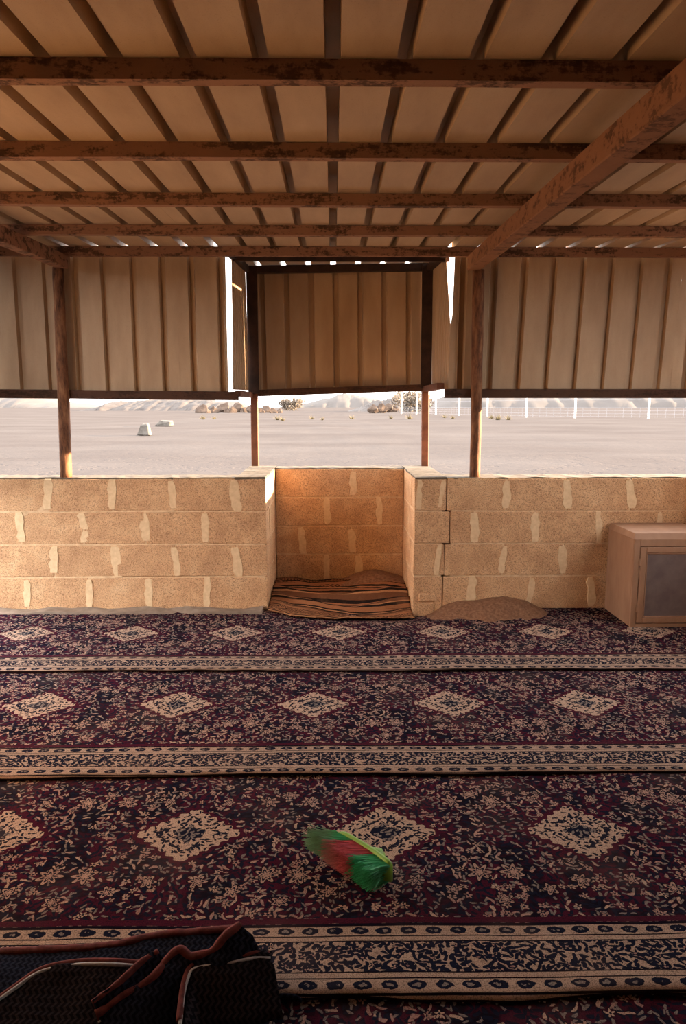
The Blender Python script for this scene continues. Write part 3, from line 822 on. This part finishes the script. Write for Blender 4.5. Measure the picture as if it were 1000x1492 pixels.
# ------------------------------------------------------------------ cabinet
def cabinet():
    kx = NT('beige_cabinet_paint'); g = kx.coord()
    f = kx.noise(kx.mapping(g, (3, 3, 1)), 5, 4)
    kx.bump(f, .1, .002)
    paint = kx.done(kx.ramp(f, [(0.3, (0.28, 0.155, 0.095, 1)), (0.7, (0.36, 0.21, 0.13, 1))]), 0.6, 0.3)
    panel = plain_noise('grey_door_panel', (0.13, 0.10, 0.10, 1), (0.17, 0.135, 0.13, 1), 12, rough=0.35, bump=.05)
    dark = NT('cabinet_gap').done((0.02, 0.014, 0.012, 1), 0.9, 0.1)
    X0, X1, Y0, Y1, Z0 = 1.765, 2.235, 4.045, 4.445, -0.004
    H = at_y(926, 781, Y0).z
    root = empty('cabinet', (X0, Y0, Z0)); tag(root, 'small beige cabinet with a grey panelled door against the right wall', 'cabinet')
    box('body', X0, X1, Y0+0.012, Y1, Z0, H-0.02, paint, root, 0.004)
    # moulded top: lower lip then sloping bevel
    bm = box_bm(X0-0.004, X1+0.004, Y0+0.004, Y1, H-0.02, H+0.012)
    for v in bm.verts:
        if v.co.z > H:
            v.co.x += 0.014 if v.co.x < (X0+X1)/2 else -0.014
            if v.co.y < Y0+0.1: v.co.y += 0.02
        v.co -= root.location
    link('top', bm_mesh('top', bm), paint, root)
    # face frame
    for nm, a in (('stile', (X0, X0+0.034, Z0, H-0.02)), ('stile', (X1-0.034, X1, Z0, H-0.02)), ('rail', (X0+0.034, X1-0.034, Z0, Z0+0.022)), ('rail', (X0+0.034, X1-0.034, H-0.062, H-0.02))):
        box(nm, a[0], a[1], Y0, Y0+0.013, a[2], a[3], paint, root, 0.002)
    dx0, dx1, dz0, dz1 = X0+0.038, X1-0.038, Z0+0.026, H-0.066
    d = empty('door', Vector((dx0, Y0, dz0)) - root.location, root)
    def sub(nm, a0, a1, b0, b1, y0, y1, mt, bev=0.003):
        c = Vector(((a0+a1)/2, (y0+y1)/2, (b0+b1)/2))
        bm_ = box_bm(a0-c.x, a1-c.x, y0-c.y, y1-c.y, b0-c.z, b1-c.z, bev)
        return link(nm, bm_mesh(nm, bm_), mt, d, c - Vector((dx0, Y0, dz0)))
    fw = 0.034
    sub('door_stile', dx0, dx0+fw, dz0, dz1, Y0-0.004, Y0+0.010, paint); sub('door_stile', dx1-fw, dx1, dz0, dz1, Y0-0.004, Y0+0.010, paint)
    sub('door_rail', dx0+fw, dx1-fw, dz0, dz0+fw, Y0-0.004, Y0+0.010, paint); sub('door_rail', dx0+fw, dx1-fw, dz1-fw, dz1, Y0-0.004, Y0+0.010, paint)
    sub('door_panel', dx0+fw, dx1-fw, dz0+fw, dz1-fw, Y0+0.003, Y0+0.010, panel, 0)
    q = 0.010
    for a in ((dx0+fw, dx0+fw+q, dz0+fw, dz1-fw), (dx1-fw-q, dx1-fw, dz0+fw, dz1-fw), (dx0+fw+q, dx1-fw-q, dz0+fw, dz0+fw+q), (dx0+fw+q, dx1-fw-q, dz1-fw-q, dz1-fw)):
        sub('bead', *a, Y0-0.001, Y0+0.008, paint, 0.003)
    for zz in (dz1-0.09, dz0+0.09):
        me = tube_mesh('hinge', [(0, 0, -0.02), (0, 0, 0.02)], 0.006, 8)
        link('hinge', me, paint, root, Vector((X0+0.036, Y0-0.002, zz)) - root.location)
    me = tube_mesh('knob', [(0, 0, 0), (0, -0.012, 0), (0, -0.016, 0), (0, -0.028, 0)], [0.006, 0.006, 0.012, 0.008], 10)
    link('knob', me, dark, root, Vector((dx1-0.017, Y0-0.003, (dz0+dz1)/2)) - root.location)
cabinet()

# ------------------------------------------------------------------ brush head
def brush():
    pl = NT('lime_plastic').done((0.19, 0.42, 0.055, 1), 0.4, 0.4)
    def bristle_mat(name, a, b):
        k = NT(name); r = k.n('ShaderNodeNewGeometry').outputs['Random Per Island']
        nd = k.n('ShaderNodeVectorMath', operation='DOT_PRODUCT'); k.put(nd.inputs[0], k.coord()); nd.inputs[1].default_value = out
        return k.done(k.mix(k.m('MULTIPLY', k.step(nd.outputs['Value'], 0.062, 0.105), 0.5), k.mix(r, a, b), (0.30, 0.31, 0.27, 1)), 0.5, 0.3)
    A, B = at_z(491, 1217, 0.055), at_z(573, 1283, 0.030)
    A.z = B.z = 0.0
    root = empty('brush_head', (A+B)/2 + Vector((0, 0, 0.012)))
    tag(root, 'broom head with green and red bristles and a lime plastic back on the carpet', 'brush')
    L = (B-A).length; ax = (B-A).normalized()
    out = at_z(455, 1228, 0.02) - at_z(491, 1217, 0.05); out.z = 0; out = (out - ax*out.dot(ax)*0.35).normalized()
    up = Vector((0, 0, 1)); zc = 0.036
    gm = bristle_mat('green_bristle', (0.03, 0.30, 0.13, 1), (0.12, 0.66, 0.34, 1))
    rm = bristle_mat('red_bristle', (0.42, 0.07, 0.10, 1), (0.80, 0.22, 0.27, 1))
    # plastic back: bowed bar, rounded ends that curl over the bristles
    n = 26; verts, faces = [], []
    for i in range(n+1):
        t = -1 + 2*i/n
        c = ax*(t*L/2) - out*(0.010*(1-t*t)) + out*(0.020*max(0, abs(t)-0.85)/0.15*abs(t)) + up*(zc - 0.006*max(0, abs(t)-0.8)/0.2)
        hh = 0.030*math.sqrt(max(0.12, 1-max(0, abs(t)-0.78)**2/0.052)); tt = 0.009
        for a, b in ((-tt, -hh), (tt, -hh), (tt, hh*0.7), (tt*0.6, hh), (-tt*0.6, hh), (-tt, hh*0.7)):
            verts.append(c + out*a + up*b)
    for i in range(n):
        for q in range(6): faces.append((i*6+q, i*6+(q+1) % 6, (i+1)*6+(q+1) % 6, (i+1)*6+q))
    faces += [tuple(range(6)), tuple(range(n*6, n*6+6))[::-1]]
    me = mesh('plastic_back', verts, faces); bm = bmesh.new(); bm.from_mesh(me); bmesh.ops.recalc_face_normals(bm, faces=bm.faces); bm.to_mesh(me); bm.free()
    back = link('plastic_back', me, pl, root, smooth=True)
    s = ax*0.022 - out*0.012
    me = tube_mesh('handle_socket', [s+up*zc, s-out*0.014+up*zc, s-out*0.026+up*zc*1.02, s-out*0.032+up*zc*1.02], [0.030, 0.028, 0.024, 0.012], 14)
    link('handle_socket', me, pl, root, smooth=True)
    # tufts
    def tuft(name, t0, t1, mat, count, length):
        vv, f2 = [], []
        for _ in range(count):
            t = random.uniform(t0, t1); h = random.uniform(-0.024, 0.024)
            p = ax*(t*L/2) + up*(zc+h) + out*0.006 - out*(0.010*(1-t*t))
            ln = length*random.uniform(0.72, 1.12)
            fan = ax*(t*0.022 + random.uniform(-.013, .013)) + up*(h*0.5 + random.uniform(-.010, .010) - 0.010)
            mid = p + out*ln*0.55 + fan*0.4
            end = p + out*ln + fan + ax*random.uniform(-.006, .006)
            end.z = max(end.z, 0.004)
            r = 0.0012
            b0 = len(vv)
            for q, rr in ((p, r), (mid, r), (end, r*0.6)):
                for a in range(3):
                    an = a*2.094; vv.append(q + ax*(math.cos(an)*rr) + up*(math.sin(an)*rr))
            for sgm in (0, 3):
                for a in range(3): f2.append((b0+sgm+a, b0+sgm+(a+1) % 3, b0+sgm+3+(a+1) % 3, b0+sgm+3+a))
        o = link(name, mesh(name, vv, f2), mat, root); o['kind'] = 'stuff'; return o
    o = tuft('bristles', -0.97, -0.38, gm, 900, 0.078); o['label'] = 'green bristles'
    o = tuft('bristles', -0.38, 0.36, rm, 1100, 0.086); o['label'] = 'faded red bristles'
    o = tuft('bristles', 0.36, 0.95, gm, 900, 0.078); o['label'] = 'green bristles'
brush()

# ------------------------------------------------------------------ heap of folded rugs
def rugs():
    def knit(name, a, b):
        k = NT(name); g = k.coord()
        u, v, _ = k.sep(g)
        z = k.m('FRACT', k.m('MULTIPLY', k.m('ADD', u, k.m('MULTIPLY', k.m('ABSOLUTE', k.m('SUBTRACT', k.m('FRACT', k.m('MULTIPLY', v, 60.0)), 0.5)), 0.016)), 75.0))
        k.bump(z, 0.6, 0.003)
        return k.done(k.mix(k.m('LESS_THAN', z, 0.45), a, b), 1.0, 0.0)
    navy = knit('navy_knit', (0.007, 0.008, 0.014, 1), (0.018, 0.021, 0.034, 1))
    dark = knit('dark_brown_knit', (0.008, 0.007, 0.009, 1), (0.024, 0.020, 0.024, 1))
    red = plain_noise('maroon_trim', (0.065, 0.014, 0.014, 1), (0.13, 0.03, 0.027, 1), 60, bump=.5, world_pos=False)
    white = plain_noise('white_piping', (0.24, 0.23, 0.24, 1), (0.36, 0.35, 0.36, 1), 90, world_pos=False)
    def spline(pts, n=40):
        out = []
        P = [Vector(p) for p in pts]; P = [P[0]*2-P[1]] + P + [P[-1]*2-P[-2]]
        for i in range(1, len(P)-2):
            for s in range(n//(len(P)-3)+1):
                t = s/(n//(len(P)-3)+1)
                a, b, c, d = P[i-1], P[i], P[i+1], P[i+2]
                out.append(0.5*((2*b)+(c-a)*t+(2*a-5*b+4*c-d)*t*t+(3*b-a-3*c+d)*t**3))
        out.append(P[-2]); return out
    def sheet(name, edges, mat, parent, th=0.008, rows=5):
        """loft a cloth through edge curves, each a list of points"""
        curves = [spline(e, 42) for e in edges]
        n = min(len(c) for c in curves)
        res = [[c[int(i*(len(c)-1)/(n-1))] for i in range(n)] for c in curves]
        verts, faces = [], []
        tot = []
        for a in range(len(res)-1):
            for s in range(rows):
                t = s/rows
                tot.append([p.lerp(q, t) for p, q in zip(res[a], res[a+1])])
        tot.append(res[-1])
        for row in tot:
            for p in row:
                verts.append(p + Vector((0, 0, 0.005*fbm(p.x*14, p.y*14)))  - parent.location)
        for j in range(len(tot)-1):
            for i in range(n-1): faces.append((j*n+i, j*n+i+1, (j+1)*n+i+1, (j+1)*n+i))
        o = link(name, mesh(name, verts, faces), mat, parent, smooth=True)
        sl = o.modifiers.new('thickness', 'SOLIDIFY'); sl.thickness = th; sl.offset = -1
        return o
    def cord(name, pts, r, mat, parent, flat=1.0, wob=0.0):
        c = [p + Vector((0, 0, wob*fbm(p.x*30, p.y*30))) - parent.location for p in spline(pts, 60)]
        return link(name, tube_mesh(name, c, r, 8, True, flat), mat, parent, smooth=True)
    P = lambda px, py, z: tuple(at_z(px, py, z))
    down = lambda pts, dy, z: [(p[0], p[1]-dy, z) for p in pts]
    # rear rug: flat fold whose maroon edge runs along its back
    r1 = empty('folded_rug', (-0.6, 1.45, 0.012)); tag(r1, 'dark folded rug with a long maroon edge at the back of the heap', 'rug', 'folded rugs in the heap')
    e1 = [P(-60, 1392, .030), P(60, 1388, .034), P(160, 1381, .04), P(230, 1366, .045), P(300, 1360, .05), P(345, 1356, .05)]
    back = [(p[0], p[1]+0.006, 0.010) for p in e1]
    mid1 = [(p[0], p[1]-0.07, 0.036) for p in e1]
    low1 = [(p[0]+0.01, p[1]-0.22, 0.020) for p in e1]
    sheet('cloth', [back, e1, mid1, low1], navy, r1)
    cord('trim', [(p[0], p[1], p[2]+0.006) for p in e1], 0.011, red, r1, 0.7, 0.004)
    # left front rug: rounded fold with white piping
    r2 = empty('folded_rug', (-0.62, 1.33, 0.012)); tag(r2, 'dark folded rug with an arched white piped edge under the maroon ruffles', 'rug', 'folded rugs in the heap')
    e2 = [P(-40, 1490, .04), P(22, 1444, .05), P(60, 1420, .06), P(110, 1410, .065), P(160, 1409, .07), P(205, 1412, .06)]
    top2 = [(p[0]+0.004, p[1]+0.022, p[2]-0.012) for p in e2]
    bk2 = [(p[0]+0.004, p[1]+0.06, 0.02) for p in e2]
    f2 = [(p[0]+0.02, p[1]-0.035, p[2]-0.012) for p in e2]
    g2 = [(p[0]+0.03, p[1]-0.16, 0.016) for p in e2]
    sheet('cloth', [bk2, top2, e2, f2, g2], dark, r2)
    cord('piping', [(p[0], p[1], p[2]+0.006) for p in e2], 0.0045, white, r2)
    cord('trim', [(p[0], p[1]+0.012, p[2]+0.003) for p in e2], 0.007, red, r2)
    # middle rug: ruffled maroon edge climbing to a peak
    r3 = empty('folded_rug', (-0.38, 1.42, 0.012)); tag(r3, 'rug folded to a peak with a thick ruffled maroon edge', 'rug', 'folded rugs in the heap')
    e3 = [P(140, 1480, .045), P(185, 1450, .06), P(225, 1425, .072), P(243, 1400, .085), P(262, 1386, .092), P(280, 1396, .085), P(310, 1386, .095), P(332, 1364, .11), P(350, 1350, .115)]
    bk3 = [(p[0]-0.012, p[1]+0.045, 0.02) for p in e3]
    f3 = [(p[0]+0.03, p[1]-0.02, p[2]-0.012) for p in e3]
    g3 = [(p[0]+0.075, p[1]-0.05, 0.02) for p in e3]
    sheet('cloth', [bk3, e3, f3, g3], navy, r3)
    cord('trim', e3, 0.0115, red, r3, 1.0, 0.006)
    cord('piping', [(p[0]+0.008, p[1]-0.012, p[2]-0.004) for p in e3], 0.0018, white, r3)
    e3b = [P(135, 1462, .06), P(175, 1432, .075), P(205, 1404, .085), P(230, 1388, .088)]
    cord('trim', e3b, 0.008, red, r3, 1.0, 0.004)
    sheet('cloth', [[(p[0]-0.01, p[1]+0.03, 0.03) for p in e3b], e3b, [(p[0]+0.03, p[1]-0.02, p[2]-0.03) for p in e3b]], navy, r3)
    # front right rug: stiff corner with white piping and knitted side
    r4 = empty('folded_rug', (-0.22, 1.36, 0.012)); tag(r4, 'dark knitted rug with a white piped top edge at the right end of the heap', 'rug', 'folded rugs in the heap')
    e4 = [P(262, 1500, .06), P(268, 1450, .065), P(277, 1422, .07), P(292, 1413, .075), P(340, 1406, .078), P(372, 1400, .076), P(394, 1400, .07)]
    t4 = [(p[0]+0.004, p[1]+0.016, p[2]+0.002) for p in e4]
    bk4 = [(p[0]-0.004, p[1]+0.05, 0.03) for p in e4]
    f4 = [(p[0]+0.012, p[1]-0.02, p[2]-0.010) for p in e4]
    g4 = [(p[0]+0.035, p[1]-0.10, 0.016) for p in e4]
    sheet('cloth', [bk4, t4, e4, f4, g4], dark, r4)
    cord('piping', [(p[0], p[1], p[2]+0.006) for p in e4], 0.0042, white, r4)
    cord('trim', [(p[0]-0.004, p[1]+0.013, p[2]+0.006) for p in e4], 0.007, red, r4)
    cord('hem', [P(372, 1462, .018), P(395, 1452, .02), P(425, 1451, .018), P(440, 1458, .014)], 0.004, navy, r4)
rugs()

# ------------------------------------------------------------------ desert beyond
def boulder(name, loc, size, mat, label, group=None, seed=0.0, sub=2):
    bm = bmesh.new(); bmesh.ops.create_icosphere(bm, subdivisions=sub, radius=1.0)
    for v in bm.verts:       # chopped, angular faces
        for ax_ in ((.8, .5, .3), (-.6, .7, .2), (.1, -.8, .6), (-.5, -.5, .7)):
            a_ = Vector(ax_).normalized(); a_.rotate(Matrix.Rotation(seed, 3, 'Z')); d_ = v.co.dot(a_)
            if d_ > 0.62: v.co -= a_*(d_-0.62)
    for v in bm.verts:
        p = v.co.copy(); s = 1 + 0.35*fbm(p.x*1.3+seed, p.y*1.3, p.z*1.3+seed)
        q = Vector((p.x*size[0]*s, p.y*size[1]*s, p.z*size[2]*s))
        v.co = q
    o = link(name, bm_mesh(name, bm), mat, loc=loc)
    return tag(o, label, 'rock', group)
GZ = -0.12
def gpt(px, py): return at_z(px, py, GZ)
p = gpt(210, 634)
# two pale stones lying on the sand
bm = box_bm(-0.33, 0.33, -0.25, 0.25, 0, 0.58, 0.06, 0.04)
for v in bm.verts: v.co.x += 0.30*v.co.z; v.co.x *= 1 - 0.55*v.co.z/0.6
tag(link('stone', bm_mesh('stone', bm), M['stone'], loc=(p.x, p.y, GZ-0.03)), 'small upright white stone leaning on the open sand', 'rock')
p = gpt(240, 621)
bm = box_bm(-0.62, 0.55, -0.45, 0.45, 0, 0.44, 0.07, 0.05)
for v in bm.verts:
    if v.co.z > 0.2 and v.co.x < 0: v.co.x *= 0.45
tag(link('stone', bm_mesh('stone', bm), M['stone'], loc=(p.x, p.y, GZ-0.03)), 'low flat white stone behind the upright one on the sand', 'rock')

def hill(name, profile, Y, depth, mat, label, rough=0.12, cat='hill', n=90, m=16, freq=1.0, seed=0.0):
    pts = [(at_y(px, 596, Y).x, at_y(px, py, Y).z) for px, py in profile]
    x0, x1 = pts[0][0], pts[-1][0]
    def prof(x):
        for (a, za), (b, zb) in zip(pts, pts[1:]):
            if a <= x <= b: return za + (zb-za)*(x-a)/(b-a)
        return pts[-1][1]
    verts, faces = [], []
    sc_ = freq/((x1-x0)/12)
    for j in range(m+1):
        v = j/m
        for i in range(n+1):
            x = x0+(x1-x0)*i/n
            h = max(0, prof(x)-GZ)
            s = math.sin(math.pi*v)**0.7
            r_ = 1 + rough*fbm(x*sc_+seed, v*3, seed) + rough*0.6*fbm(x*sc_*4+seed, v*9, seed)
            verts.append((x - (x0+x1)/2, depth*(v-0.5) + depth*0.06*fbm(x*sc_*2, v*4, seed), max(-0.5, h*s*r_ - 0.3)))
    k1 = n+1
    for j in range(m):
        for i in range(n): faces.append((j*k1+i, j*k1+i+1, (j+1)*k1+i+1, (j+1)*k1+i))
    o = link(name, mesh(name, verts, faces), mat, loc=((x0+x1)/2, Y, GZ), smooth=True)
    return tag(o, label, cat)
hill('mountain', [(-160, 594), (-100, 566), (0, 570), (40, 577), (62, 575), (90, 584), (140, 590), (165, 594)], 900, 200, M['mountain'], 'far pale cliff beyond the left pole', seed=2)
hill('rocky_hill', [(148, 597), (160, 590), (180, 583), (230, 581), (300, 580), (345, 584), (372, 594), (385, 597)], 260, 60, M['rock'], 'low grey rocky hill beyond the two stones', seed=5, rough=.16)
hill('mountain', [(395, 594), (440, 589), (468, 582), (500, 574), (530, 577), (560, 584), (600, 586), (640, 592)], 950, 160, M['mountain'], 'faint far mountain in the haze framed between the bay posts', seed=8)
hill('rocky_hill', [(505, 598), (525, 592), (548, 583), (570, 581), (590, 582), (612, 590), (624, 598)], 210, 36, M['rock'], 'rock outcrop beside the fence and the dry tree', seed=11, rough=.22)
hill('mountain', [(610, 592), (650, 576), (720, 570), (800, 574), (870, 570), (950, 572), (1040, 568), (1120, 590)], 700, 120, M['mountain'], 'long hazy mountain ridge behind the white fence', seed=14)
# boulders heaped at the end of the hill
bl = [(296, 596, 2.2), (312, 597, 1.6), (325, 593, 2.4), (338, 597, 1.5), (346, 592, 2.0), (358, 597, 1.7), (368, 594, 1.9), (379, 598, 1.3), (388, 596, 1.8), (398, 598, 1.2), (407, 598, 1.0), (331, 599, 1.2), (372, 600, 0.9)]
for i, (px, py, s) in enumerate(bl):
    q = at_y(px, py, 150 + (598-py)*1.5 + (i % 3)*3.5)
    boulder('boulder', (q.x, q.y, max(GZ, q.z - s*0.2)), (s*0.85, s*0.7, s*0.7), M['red_rock'], 'ochre boulder in the heap at the end of the grey hill', 'boulders at the foot of the hill', seed=i*3.1)
for i, (px, py, s) in enumerate([(543, 594, 1.4), (556, 593, 1.7), (566, 592, 1.5), (575, 595, 1.2)]):
    q = at_y(px, py, 146 + 7*i)
    boulder('boulder', (q.x, q.y, max(GZ, q.z - s*0.2)), (s*0.85, s*0.7, s*0.7), M['red_rock'], 'ochre boulder on the outcrop beside the dry tree', 'boulders on the outcrop', seed=50+i*3.1)

def tree(px, py, Y, w_, h_, label, n=900, base=0.25):
    q = at_y(px, py, Y)
    root = empty('tree', (q.x, Y, GZ)); tag(root, label, 'tree')
    tr = tube_mesh('trunk', [(0, 0, -0.2), (0.1, 0, h_*0.3), (-0.05, 0, h_*0.65)], [h_*0.05, h_*0.04, h_*0.02], 8)
    link('trunk', tr, M['bark'], root)
    vv, f2 = [], []
    clumps = [Vector((random.gauss(0, .22)*w_, random.gauss(0, .22)*w_, h_*random.uniform(base, 0.85))) for _ in range(14)]
    for i in range(n):
        c = random.choice(clumps); d = Vector((random.gauss(0, 1), random.gauss(0, 1), random.gauss(0, .8)))
        d = c + d.normalized()*(random.random()**.5)*w_*0.22
        a = Vector((random.gauss(0, 1), random.gauss(0, 1), random.gauss(0, 1))).normalized()
        b = a.orthogonal().normalized(); s = w_*random.uniform(.02, .05)
        k_ = len(vv)
        vv += [d-a*s, d+b*s*.6, d+a*s, d-b*s*.6]; f2.append((k_, k_+1, k_+2, k_+3))
    o = link('foliage', mesh('foliage', vv, f2), M['leaf'], root); o['kind'] = 'stuff'
tree(427, 592, 230, 8.0, 4.0, 'round bushy tree on the plain framed by the bay', n=2200, base=.12)
tree(597, 600, 175, 8.6, 5.2, 'dry brown tree behind the white fence posts', n=2600, base=.08)
# scrub tufts
def tuft_plant(px, py, s, label):
    q = gpt(px, py); vv, f2 = [], []
    for i in range(46):
        a = random.uniform(0, 6.28); t = random.uniform(.15, 1.0)
        b = Vector((math.cos(a), math.sin(a), 0)); e = b*s*t*0.9 + Vector((0, 0, s*random.uniform(.25, .8)*(1.1-t*.5)))
        sd = Vector((-b.y, b.x, 0))*s*0.04; k_ = len(vv)
        vv += [b*s*.1-sd, b*s*.1+sd, e]; f2.append((k_, k_+1, k_+2))
    o = link('scrub_plant', mesh('scrub_plant', vv, f2), M['scrub'], loc=(q.x, q.y, GZ-0.02))
    tag(o, label, 'plant', 'dry scrub on the plain')
for px, py, s in ((405, 612, .9), (412, 613, .7), (455, 611, .8), (470, 612, .6), (513, 611, .9), (570, 610, .8), (597, 611, 1.1), (716, 610, .9), (726, 612, 1.1), (741, 612, 0.9), (648, 609, .9), (660, 610, .7), (296, 611, .8), (312, 611, .7)):
    tuft_plant(px, py, s, 'small dry yellow scrub tuft on the open sand')

# white fence
def fence():
    px = [585, 607, 635, 669, 710, 767, 838, 945, 1090]
    by = [603, 603.5, 604.5, 605.5, 606.5, 608, 609, 610, 611]
    root = empty('fence', (0, 0, 0)); tag(root, 'wire fence on white posts crossing the sand on the right', 'fence')
    base = []
    for x, y in zip(px, by):
        q = gpt(x, y); base.append(q)
    H = 4.3
    for q in base:
        me = tube_mesh('fence_post', [(0, 0, -0.2), (0, 0, H)], 0.13, 8)
        link('fence_post', me, M['white'], root, (q.x, q.y, GZ))
    for a, b in zip(base, base[1:]):
        d = (b-a); L = d.length; vv, f2 = [], []
        def strip(p0, p1, r):
            t = tube_mesh('tmp', [p0, p1], r, 3)
            k_ = len(vv); vv.extend([v.co.copy() for v in t.vertices]); f2.extend([tuple(k_+i for i in p.vertices) for p in t.polygons]); bpy.data.meshes.remove(t)
        for hz in (0.2, 0.55, 0.9, 1.25, 2.2, 3.2, 4.2): strip(Vector((0, 0, hz)), d + Vector((0, 0, hz)), 0.010)
        nvert = max(3, int(L/0.9))
        for i in range(1, nvert): strip(d*(i/nvert) + Vector((0, 0, 0.1)), d*(i/nvert) + Vector((0, 0, 1.25)), 0.010)
        o = link('wire_mesh', mesh('wire_mesh', vv, f2), M['wire'], root, (a.x, a.y, GZ)); o['kind'] = 'stuff'
fence()
